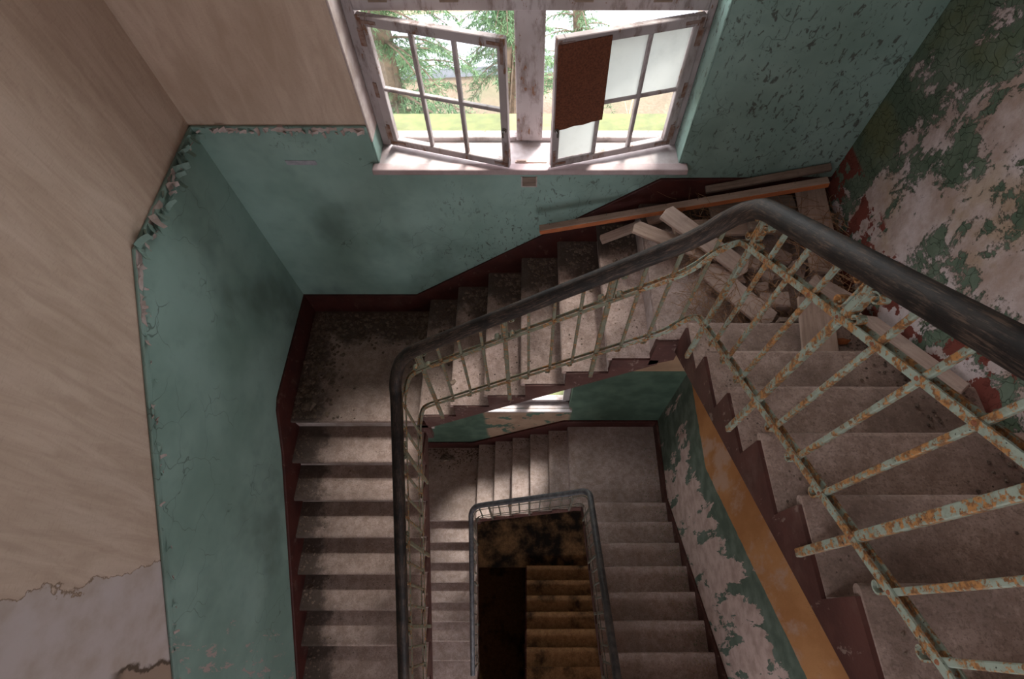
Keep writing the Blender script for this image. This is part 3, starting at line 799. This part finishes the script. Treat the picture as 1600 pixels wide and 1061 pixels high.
def casement(sgn, hx, ang, panes):
    def bx(b, x0, x1, z0, z1, y0=-.021, y1=.021): b.box((min(sgn*x0, sgn*x1), y0, z0-CZ0), (max(sgn*x0, sgn*x1), y1, z1-CZ0)); return b
    c = MB()
    bx(c, 0, .06, CZ0, CZ1); bx(c, CW-.046, CW, CZ0, CZ1); bx(c, .06, CW-.046, CZ1-.058, CZ1); bx(c, .06, CW-.046, CZ0, CZ0+.052)
    o = c.build('casement', M['win'], win, bevel=.004, seg=1)
    o.location = (hx, FY-.004, CZ0); o.rotation_euler = (0, 0, ang)
    x0, x1, z0, z1 = .06, CW-.046, CZ0+.052, CZ1-.058
    zm = z0 + (z1-z0)*.49; xs = [x0, x0+(x1-x0)/3, x0+2*(x1-x0)/3, x1]; zz = [z0, zm, z1]
    for k in (1, 2): bx(MB(), xs[k]-.012, xs[k]+.012, z0, z1, -.016, .016).build('muntin', M['win'], o, bevel=.004, seg=1)
    bx(MB(), x0, x1, zm-.012, zm+.012, -.014, .014).build('muntin', M['win'], o, bevel=.004, seg=1)
    for i in range(3):
        for j in range(2):
            bx(MB(), xs[i]+.003, xs[i+1]-.003, zz[j]+.003, zz[j+1]-.003, -.0015, .0015).build('pane', panes[j][i], o)
    for z in (CZ0+.10, CZ0+.42, CZ1-.12):                       # rusty hinge straps
        MB().box((sgn*.012-.012, -.026, z-CZ0-.05), (sgn*.012+.012, -.020, z-CZ0+.05)).build('hinge', M['strap'], o)
    for zc, zs in ((CZ0+.03, 1), (CZ1-.03, -1)):                # corner irons
        q = MB(); bx(q, .012, .12, zc-.009, zc+.009, -.0245, -.020); bx(q, .012, .034, zc-.02 if zs > 0 else zc-.14, zc+.14 if zs > 0 else zc+.02, -.0245, -.020)
        q.build('corner_iron', M['strap'], o)
        q = MB(); bx(q, CW-.10, CW-.008, zc-.009, zc+.009, -.0245, -.020); bx(q, CW-.028, CW-.010, zc-.02 if zs > 0 else zc-.11, zc+.11 if zs > 0 else zc+.02, -.0245, -.020)
        q.build('corner_iron', M['strap'], o)
    h = MB()                                                     # latch knob
    zz_ = CZ0+.30-CZ0; xk = sgn*(CW-.022)
    h.taper((xk, -.02, zz_), (xk, -.032, zz_), .016, .014, 10); h.taper((xk, -.032, zz_), (xk, -.055, zz_), .008, .008, 8)
    h.box((xk-.007, -.062, zz_-.028), (xk+.007, -.052, zz_+.010))
    h.build('latch', M['metal'], o, bevel=.002, seg=1)
    return o
g, f_ = M['glass'], M['frost']
casement(1, -.938, R(-15.3), [[g, g, g], [g, g, g]])
co = casement(-1, .970, R(15.3), [[g, g, f_], [f_, f_, f_]])
# fibreboard sheet nailed over the upper inner pane of the right casement, lower edge broken
mw = Matrix.Translation((.970, FY-.004, CZ0)) @ Matrix.Rotation(R(15.3), 4, 'Z')
pl = [(-.846, CZ1-.03-CZ0), (-.545, CZ1-.022-CZ0), (-.535, .32), (-.60, .318), (-.66, .308), (-.72, .312), (-.78, .300), (-.842, .303)]
fb = MB().prism(pl, 'y', -.028, -.022).build('fibreboard_sheet', M['board'], label='rust brown fibreboard sheet covering one pane of the right casement', cat='board')
fb.matrix_world = mw
stick = empty('sill_stick', (.03, 1.165, WS), label='thin pale wooden stick lying on the window sill', cat='stick')
MB().box((-.115, -.010, 0), (.10, .010, .013)).build('stick', M['wood_pale'], stick, bevel=.002, seg=1)
MB().box((-.105, -.004, .013), (-.04, .009, .020)).build('splinter', M['wood_pale'], stick, bevel=.002, seg=1)
# flat dark plate painting the shade of a recess below the sill
shade_plate = empty('recess_shade_plate', (.01, YB-.012, 1.70), label='small square dark plate painted as a shaded recess under the middle of the window sill', cat='recess')
MB().box((-.05, -.004, -.04), (.05, .001, .045)).build('back', M['wood_dark'], shade_plate)
for a, b_ in (((-.056, -.006, -.046), (-.048, .001, .05)), ((.048, -.006, -.046), (.056, .001, .05)), ((-.056, -.006, -.046), (.056, .001, -.038))):
    MB().box(a, b_).build('edge', M['plaster'], shade_plate)
tp = MB()
tp.add([(-.10, 0, -.018), (.098, 0, -.020), (.105, 0, -.008), (.10, 0, .018), (-.104, 0, .020)] + [(-.10, -.003, -.018), (.098, -.003, -.020), (.105, -.003, -.008), (.10, -.003, .018), (-.104, -.003, .020)],
       [(0,1,2,3,4), (9,8,7,6,5), (0,5,6,1), (1,6,7,2), (2,7,8,3), (3,8,9,4), (4,9,5,0)])
to = tp.build('tape_strip', M['tape'], label='grey strip of tape stuck on the green wall left of the window', cat='tape'); to.location = (-1.53, YB-.0125, 1.873)

# lower window
win = empty('window_2', (0, 0, 0), kind='structure')
LY = 1.265
wbox('jamb', (V0, LY, VS), (V0+.06, LY+.09, VT)); wbox('jamb', (V1-.06, LY, VS), (V1, LY+.09, VT))
wbox('mullion', (-.085, LY-.01, VS), (.025, LY+.09, VT)); wbox('bottom_rail', (V0, LY, VS), (V1, LY+.09, VS+.05)); wbox('head', (V0, LY, VT-.06), (V1, LY+.09, VT))
for x0, x1 in ((V0+.06, -.085), (.025, V1-.06)):
    q = MB(); z0, z1 = VS+.05, VT-.06
    q.box((x0, LY-.012, z0), (x0+.04, LY+.03, z1)).box((x1-.04, LY-.012, z0), (x1, LY+.03, z1)).box((x0+.04, LY-.012, z0), (x1-.04, LY+.03, z0+.05)).box((x0+.04, LY-.012, z1-.05), (x1-.04, LY+.03, z1))
    cs = q.build('casement', M['win'], win, bevel=.003, seg=1)
    MB().box((x0+.04, LY+.008, z0+.05), (x1-.04, LY+.011, z1-.05)).build('pane', M['glass'], cs)
MB().box((V0-.03, YB-.055, VS-.035), (V1+.03, YB-.005, VS)).box((V0, YB-.005, VS-.2), (V1, LY+.09, VS-.001)).build('sill', M['sill'], win)
MB().prism([(LY+.09, VS-.03), (1.82, VS-.16), (1.82, VS-.26), (LY+.09, VS-.19)], 'x', V0, V1).build('outer_sill', M['moss'], win)
for x in (V0, V1):
    MB().box((x-.006, YB-.012, VS), (x+.006, LY, VT)).build('reveal', M['lowback'], win)

# ------------------------------------------------------------------ debris on the right half landing
def board(name, label, A, B, width, thick, mat, roll=0, cat='board', notch=0, edge=None):
    """a sawn board from A to B (middle of its underside), slightly irregular ends"""
    A, B = Vector(A), Vector(B); L = (B-A).length; t = (B-A).normalized()
    sd = Vector((0, 0, 1)).cross(t).normalized(); up = t.cross(sd)
    rot = Matrix.Rotation(roll, 4, t); sd = rot @ sd; up = rot @ up
    Mx = Matrix((t, sd, up)).transposed().to_4x4(); Mx.translation = A
    w = width/2; n = notch
    poly = [(0, -w), (L*.5, -w*1.01), (L, -w), (L+n, 0), (L-n*.5, w), (L*.5, w*.99), (n*.6, w), (-n*.4, w*.2)]
    if edge is None:
        o = MB().prism(poly, 'z', 0, thick).build(name, mat, bevel=.003, seg=1, label=label, cat=cat)
        o.matrix_world = Mx
        return o
    root = empty(name, label=label, cat=cat); root.matrix_world = Mx
    MB().prism(poly, 'z', 0, thick).build('board', mat, root, bevel=.003, seg=1)
    MB().box((.002, -w-.003, .002), (L-.004, -w, thick-.004)).build('painted_edge', edge, root)
    return root
lw, lp, ld = M['wood'], M['wood_pale'], M['wood_dark']
bat = board('batten', 'long batten with an orange painted edge and bent nails along the back wall', (.094, 1.0, 1.355), (2.0, 1.0, 1.835), .058, .042, lw, cat='batten', edge=M['wood_orange'])
for k in range(9):
    x = .08 + k*.21
    MB().taper((x, .012, .04), (x+random.uniform(-.006, .012), .014, .04+random.uniform(.02, .035)), .0018, .0012, 5).build('nail', M['metal'], bat)
Z0 = RZ
board('broken_board', 'pale board slanting from the batten under the handrail bend', (.93, .87, Z0+.20), (1.42, .46, Z0+.10), .135, .022, lp, R(4), notch=.02)
board('broken_board', 'brown board with a split end pointing left beside the top tread', (.73, .80, Z0+.13), (1.16, .60, Z0+.10), .125, .018, lw, R(-6), notch=.03)
board('broken_board', 'narrow board tucked under the orange batten', (.55, .93, Z0-.17), (.98, .99, Z0+.02), .07, .03, lp, notch=.01)
board('broken_board', 'plaster spattered plank lying level behind the handrail bend', (1.02, .84, Z0+.05), (1.82, .86, Z0+.08), .15, .024, lw, R(-3), notch=.02)
board('broken_board', 'grey slab of board under the right end of the batten', (1.28, .98, Z0+.10), (1.86, 1.0, Z0+.13), .14, .03, ld, R(10), notch=.01)
board('broken_board', 'short dark block of wood beside the straw behind the handrail', (1.50, .80, Z0+.13), (1.70, .78, Z0+.13), .10, .05, ld)
board('broken_board', 'wide dusty plank lying along the peeling right wall', (1.96, 1.10, Z0+.20), (1.93, .42, Z0+.13), .19, .035, lw, R(4), notch=.01)
board('broken_board', 'dark leaning strip of wood in the corner behind the batten', (1.25, 1.10, Z0+.17), (2.04, 1.12, Z0+.36), .05, .03, ld, R(20))
board('broken_board', 'broad pale plank seen between the balusters by the rail bend', (1.19, .50, Z0+.06), (1.52, .09, Z0+.06), .155, .026, lp, R(3), notch=.015)
board('broken_board', 'thin splintered lath lying across the landing between the balusters', (1.15, .56, Z0+.04), (1.45, .30, Z0+.05), .045, .02, ld)
board('broken_board', 'dark board end standing against the first step', (1.52, .035, Z0+.10), (1.80, .03, Z0+.10), .03, .09, ld)
board('broken_board', 'broad board sloping over the first two steps', (1.74, .15, Z0+.22), (1.66, -.27, Z0+.235), .20, .022, lw, R(2), notch=.01)
board('broken_board', 'square offcut of board leaning on the rubble under the handrail', (1.78, .32, Z0+.16), (2.02, .10, Z0+.18), .17, .024, lp, R(-8))
board('broken_board', 'pale tapering board resting on the steps against the right wall', (1.95, -.02, Z0+.27), (2.01, -.62, Z0+.62), .15, .026, lp, R(0), notch=.03)
board('broken_board', 'narrow upright offcut beside the second step', (1.93, .02, Z0+.23), (1.98, -.14, Z0+.27), .05, .05, lw)
random.seed(11)
spots = [(1.40, .42, .075), (1.33, .52, .07), (1.55, .36, .07), (1.60, .24, .08), (1.70, .22, .06), (1.47, .22, .05), (1.62, .46, .08), (1.78, .48, .07), (1.86, .30, .07),
         (1.50, .56, .06), (1.28, .63, .06), (1.72, .62, .06), (1.88, .56, .05), (1.56, .13, .045), (1.75, .10, .05), (1.9, .8, .05), (1.2, .36, .04)]
for i, (x, y, r) in enumerate(spots):
    if i % 2 == 0:
        o = MB().chunk((0, 0, 0), r, random, 1.2).build('rubble_lump', M['brick'])
    else:
        o = MB().box((-r*1.1, -r*.7, 0), (r*1.1, r*.7, r*1.1)).build('rubble_lump', M['brick'], bevel=.01, seg=1)
    o.location = (x, y, Z0 + .002); o.rotation_euler = (random.uniform(-.25, .25), random.uniform(-.25, .25), random.uniform(0, 6.28))
    if i % 2: o.location.z += r*.18
    if i % 2: tag(o, 'squared brick fragment among the straw on the right landing', 'rubble', 'brick fragments in the straw')
    else: tag(o, 'rough masonry lump among the straw on the right landing', 'rubble', 'masonry lumps in the straw')
# straw and pine needles
random.seed(5)
st = MB()
def blade(p, a, L, r, tilt):
    d = Vector((math.cos(a), math.sin(a), tilt)); q = Vector(p); c = q + d*L*.5 + Vector((random.uniform(-.02, .02), random.uniform(-.02, .02), random.uniform(0, .02))); e = q + d*L
    st.sweep([q, c, e], [(r, 0), (-r*.5, r*.8), (-r*.5, -r*.8)], caps=False)
for k in range(1500):
    x = random.uniform(1.05, 2.08); y = random.uniform(.06, 1.08)
    if mnoise.noise(Vector((x*3, y*3, 1))) < -.12: continue
    blade((x, y, Z0 + .01 + random.random()**2*.16), random.uniform(0, 6.28), random.uniform(.05, .16), random.uniform(.0012, .0022), random.uniform(-.15, .25))
for k in range(90):
    x = random.uniform(1.0, 1.5)
    blade((x, random.uniform(.05, .3), Z0 + .012), random.uniform(0, 6.28), random.uniform(.05, .14), .0015, random.uniform(-.02, .08))
for k in range(220):   # twiggy strands over the wall plank
    blade((random.uniform(1.78, 2.1), random.uniform(.35, .95), Z0 + random.uniform(.1, .25)), random.uniform(0, 6.28), random.uniform(.1, .25), .0022, random.uniform(-.1, .25))
st.build('straw', M['straw'], label='dry straw and pine needles strewn over the right landing', cat='straw', kind='stuff')
lf = MB().add([(-.05, 0, .012), (-.02, -.022, .004), (.03, -.018, .006), (.055, .004, .016), (.02, .024, .004), (-.025, .02, .005), (0, 0, .014)],
              [(0,1,6), (1,2,6), (2,3,6), (3,4,6), (4,5,6), (5,0,6)])
lo_ = lf.build('fallen_leaf', M['leaf'], label='single reddish brown dry leaf on the second step by the wall', cat='leaf'); lo_.location = (1.83, -.13, RZ+.2045)
so = lo_.modifiers.new('thickness', 'SOLIDIFY'); so.thickness = .0015
ch_ = MB().add([(-.03, -.012, 0), (.025, -.015, 0), (.032, .008, 0), (-.02, .014, 0), (-.03, -.012, .006), (.025, -.015, .006), (.032, .008, .006), (-.02, .014, .006)],
               [(3,2,1,0), (4,5,6,7), (0,1,5,4), (1,2,6,5), (2,3,7,6), (3,0,4,7)]).build('wood_chip', lp, label='yellowish wood chip lying on the lower left landing', cat='chip')
ch_.location = (-.98, .50, LZ1+.001); ch_.rotation_euler = (0, 0, -.5)

# ------------------------------------------------------------------ grit and fallen plaster
random.seed(21)
def grit(label, pts, mat):
    b = MB()
    for x, y, z, r in pts: b.chunk((x, y, z-.001), r, random, random.uniform(.35, .8))
    return b.build('fallen_plaster', mat, label=label, cat='rubble', kind='stuff')
pts = []
for k in range(1500):                                     # left landing: along both walls
    if random.random() < .5: x = XL+.04 + abs(random.gauss(0, .16)); y = random.uniform(.02, 1.12)
    else: x = random.uniform(XL+.05, BX0+.0); y = YB-.05 - abs(random.gauss(0, .17))
    if x > BX0-.01 or y < .02 or y > 1.13: continue
    pts.append((x, y, LZ, random.choice([.004, .006, .008, .010, .016, .022]) * random.uniform(.7, 1.2)))
for k in range(240):                                      # heap by the first riser
    pts.append((BX0-.02-abs(random.gauss(0, .10)), YB-.06-abs(random.gauss(0, .25)), LZ, random.uniform(.006, .024)))
for (x, y, r) in ((-1.86, .42, .05), (-1.80, .36, .035), (-1.93, .50, .03), (-1.95, .14, .06), (-1.90, .05, .035)):
    pts.append((x, y, LZ, r))
grit('dirt and fallen plaster along the walls of the left landing', pts, M['rubble'])
pts = []
for k in range(6):                                        # middle stairs, wall ends
    x0 = BX0 + k*BT
    for j in range(150):
        x = x0 + .03 + random.random()**.7*(BT-.06); y = YB-.05 - abs(random.gauss(0, .15))
        if y < .0: continue
        pts.append((x, y, (k+1)*BR, random.choice([.005, .007, .009, .014, .02])*random.uniform(.7, 1.2)))
    for j in range(26):
        pts.append((x0+random.uniform(.03, BT-.03), random.uniform(0.02, .5), (k+1)*BR, random.uniform(.003, .009)))
for (x, y, r) in ((-.62, .18, .03), (-.70, .12, .022), (-.5, .10, .018)):
    pts.append((x, y, BR*(1 if x < -.62 else 2), r))
grit('fallen plaster crumbs on the wall side of the middle stairs', pts, M['rubble'])
pts = []
for k in range(8):                                        # stairs by the left wall
    y0 = -.005 - (k+1)*T_; z = -(k+1)*RISE
    for j in range(60):
        x = XL+.04 + abs(random.gauss(0, .10)); y = y0 + random.uniform(.015, T_-.03)
        pts.append((x, y, z, random.choice([.004, .006, .009, .013])*random.uniform(.7, 1.2)))
    for j in range(12): pts.append((random.uniform(XL+.1, FXL-.03), y0 + random.uniform(.15, T_-.03), z, random.uniform(.003, .007)))
grit('fallen plaster crumbs along the wall of the descending stairs', pts, M['rubble'])
pts = []
for k in range(8):                                        # nearest stairs
    y0 = -.012 - k*.297; z = RZ + (k+1)*.2045
    for j in range(110):
        x = XR-.03 - abs(random.gauss(0, .16)); y = y0 - random.uniform(.02, .28)
        pts.append((x, y, z, random.choice([.003, .005, .008, .012])*random.uniform(.7, 1.2)))
    for j in range(14): pts.append((FXR+.04+abs(random.gauss(0, .08)), y0 - random.uniform(.1, .28), z, random.uniform(.003, .008)))
grit('crumbs and dust against the wall on the nearest stairs', pts, M['rubble'])
pts = []
for k in range(7):                                        # lower right stairs and landing: green and pink flakes
    y0 = -.08 - k*.296; z = RZ1 + (k+1)*.2045
    for j in range(60): pts.append((XRL-.04 - abs(random.gauss(0, .15)), y0 - random.uniform(.02, .28), z, random.uniform(.005, .012)))
for j in range(160): pts.append((XRL-.04 - abs(random.gauss(0, .13)), random.uniform(-.05, 1.1), RZ1, random.uniform(.005, .014)))
grit('greenish paint flakes fallen along the lower right wall', pts, m_simple('paint_flake_grit', (.20, .22, .16), (.40, .28, .20), 8))
pts = []
for j in range(260): pts.append((random.uniform(XL+.3, CX0-.03), YB-.06-abs(random.gauss(0, .15)), LZ1, random.uniform(.006, .02)))
for k in range(5):
    for j in range(26): pts.append((CX0+k*CT+random.uniform(.03, CT-.04), YB-.06-abs(random.gauss(0, .12)), LZ1+(k+1)*CR, random.uniform(.005, .013)))
pts.append((-1.42, .93, LZ1, .09)); pts.append((-1.30, .95, LZ1, .05))
grit('dark grit along the back wall of the lower landing and stairs', pts, M['rubble'])

# ------------------------------------------------------------------ outside
GZ = -6.0
gr = MB()
n = 40
for i in range(n+1):
    for j in range(n+1):
        x = -30 + 60*i/n; y = 1.7 + 58.3*j/n
        gr.v.append((x, y, GZ + .25*mnoise.noise(Vector((x*.15, y*.15, 0))) + max(0, y-18)*.10))
gr.f = [(i*(n+1)+j, (i+1)*(n+1)+j, (i+1)*(n+1)+j+1, i*(n+1)+j+1) for i in range(n) for j in range(n)]
gr.build('ground', M['litter'], smooth=True, kind='structure')
rd = MB()
for k in range(31):
    x = -30 + 2*k; y = 15.2 + .10*x
    for w in (-1.5, 1.5): rd.v.append((x, y+w, GZ + .32)); 
rd.f = [(2*i, 2*i+2, 2*i+3, 2*i+1) for i in range(30)]
rd.v += [(a, b_, c-.6) for a, b_, c in rd.v[:62]]
rd.f += [(2*i, 62+2*i, 62+2*i+2, 2*i+2) for i in range(30)] + [(2*i+1, 2*i+3, 62+2*i+3, 62+2*i+1) for i in range(30)]
rd.build('road', M['asphalt'], label='pale road glimpsed between the trees outside the window', cat='road')
def conifer(label, x, y, top, rad, z_low, seed, n_b, dense=1.0):
    rnd = random.Random(seed)
    root = empty('conifer_tree', (x, y, GZ), label=label, cat='tree', group='conifers outside')
    H = top - GZ
    tk = MB(); seg = 8
    for k in range(7): pass
    tk.sweep([(0, 0, -.2), (.03, 0, H*.35), (0, .03, H*.7), (0, 0, H)], [(.16*math.cos(a), .16*math.sin(a)) for a in [2*math.pi*q/8 for q in range(8)]])
    tk.build('trunk', M['bark'], root)
    br, nd = MB(), MB()
    for k in range(n_b):
        f = rnd.random(); z = (z_low-GZ) + f*(H - (z_low-GZ))
        L = rad*(1 - f)**.75*rnd.uniform(.65, 1.1) + .25
        a = rnd.uniform(0, 6.28); d = Vector((math.cos(a), math.sin(a), 0)); pts_ = []
        for q in range(7):
            s_ = q/6; pts_.append(Vector((0, 0, z)) + d*L*s_ + Vector((0, 0, .12*L*math.sin(s_*2.2) - .38*L*s_*s_)))
        for q in range(6): br.taper(pts_[q], pts_[q+1], .018*(1-q/7)+.003, .018*(1-(q+1)/7)+.003, 4)
        for q in range(1, 7):
            for m_ in range(int(14*dense)):
                p = pts_[q-1].lerp(pts_[q], rnd.random()); sd = Vector((-d.y, d.x, 0))*rnd.choice((-1, 1))
                dr = (sd*rnd.uniform(.2, 1) + d*rnd.uniform(.1, .9) + Vector((0, 0, rnd.uniform(-1.3, .1)))).normalized()
                ln = rnd.uniform(.12, .30)*(1.1 - .4*q/6)
                e = p + dr*ln
                for c_ in range(7):
                    u = rnd.random(); o_ = p.lerp(e, u)
                    nv = (dr*rnd.uniform(.5, 1) + Vector((rnd.uniform(-1, 1), rnd.uniform(-1, 1), rnd.uniform(-1, .6)))*.7).normalized()*rnd.uniform(.05, .10)
                    w_ = nv.cross(Vector((rnd.uniform(-1, 1), rnd.uniform(-1, 1), rnd.uniform(-1, 1)))).normalized()*.007
                    i0 = len(nd.v); nd.v += [tuple(o_-w_), tuple(o_+w_), tuple(o_+nv)]; nd.f.append((i0, i0+1, i0+2))
    br.build('branches', M['bark'], root, kind='stuff')
    nd.build('needles', M['needle'], root, kind='stuff')
    return root
conifer('drooping green conifer filling the left casement view', -2.05, 5.6, 2.6, 2.1, -4.2, 1, 150, 1.0)
conifer('slender conifer showing beside the window mullion', -.35, 7.4, 1.3, 1.25, -4.6, 2, 90, .9)
conifer('small conifer farther off behind the right casement', 1.2, 11.0, -1.0, 1.5, -5.0, 3, 70, .8)
bs = empty('bare_shrub', (2.6, 8.6, GZ+.1), label='leafless pale twiggy shrub outside the right casement', cat='shrub')
rnd = random.Random(9)
for k in range(16):
    a = rnd.uniform(0, 6.28); q = MB(); p = Vector((0, 0, 0)); d = Vector((math.cos(a)*.5, math.sin(a)*.5, 1)).normalized(); pts_ = [p.copy()]
    for s_ in range(6):
        d = (d + Vector((rnd.uniform(-.3, .3), rnd.uniform(-.3, .3), rnd.uniform(-.25, .15)))).normalized(); p = p + d*.38; pts_.append(p.copy())
    q.sweep(pts_, [(.012, 0), (-.006, .010), (-.006, -.010)])
    q.build('twig', M['twig'], bs)
dead = empty('dead_branch', (-1.9, 4.6, -.9), label='pale dead branch hanging in front of the conifer', cat='branch')
MB().sweep([(0, 0, 0), (.35, -.1, -.12), (.75, -.15, -.34), (1.1, -.2, -.5)], [(.016, 0), (-.008, .014), (-.008, -.014)]).build('stem', M['twig'], dead)
MB().sweep([(.35, -.1, -.12), (.6, -.2, -.10), (.8, -.25, -.2)], [(.009, 0), (-.005, .008), (-.005, -.008)]).build('fork', M['twig'], dead)
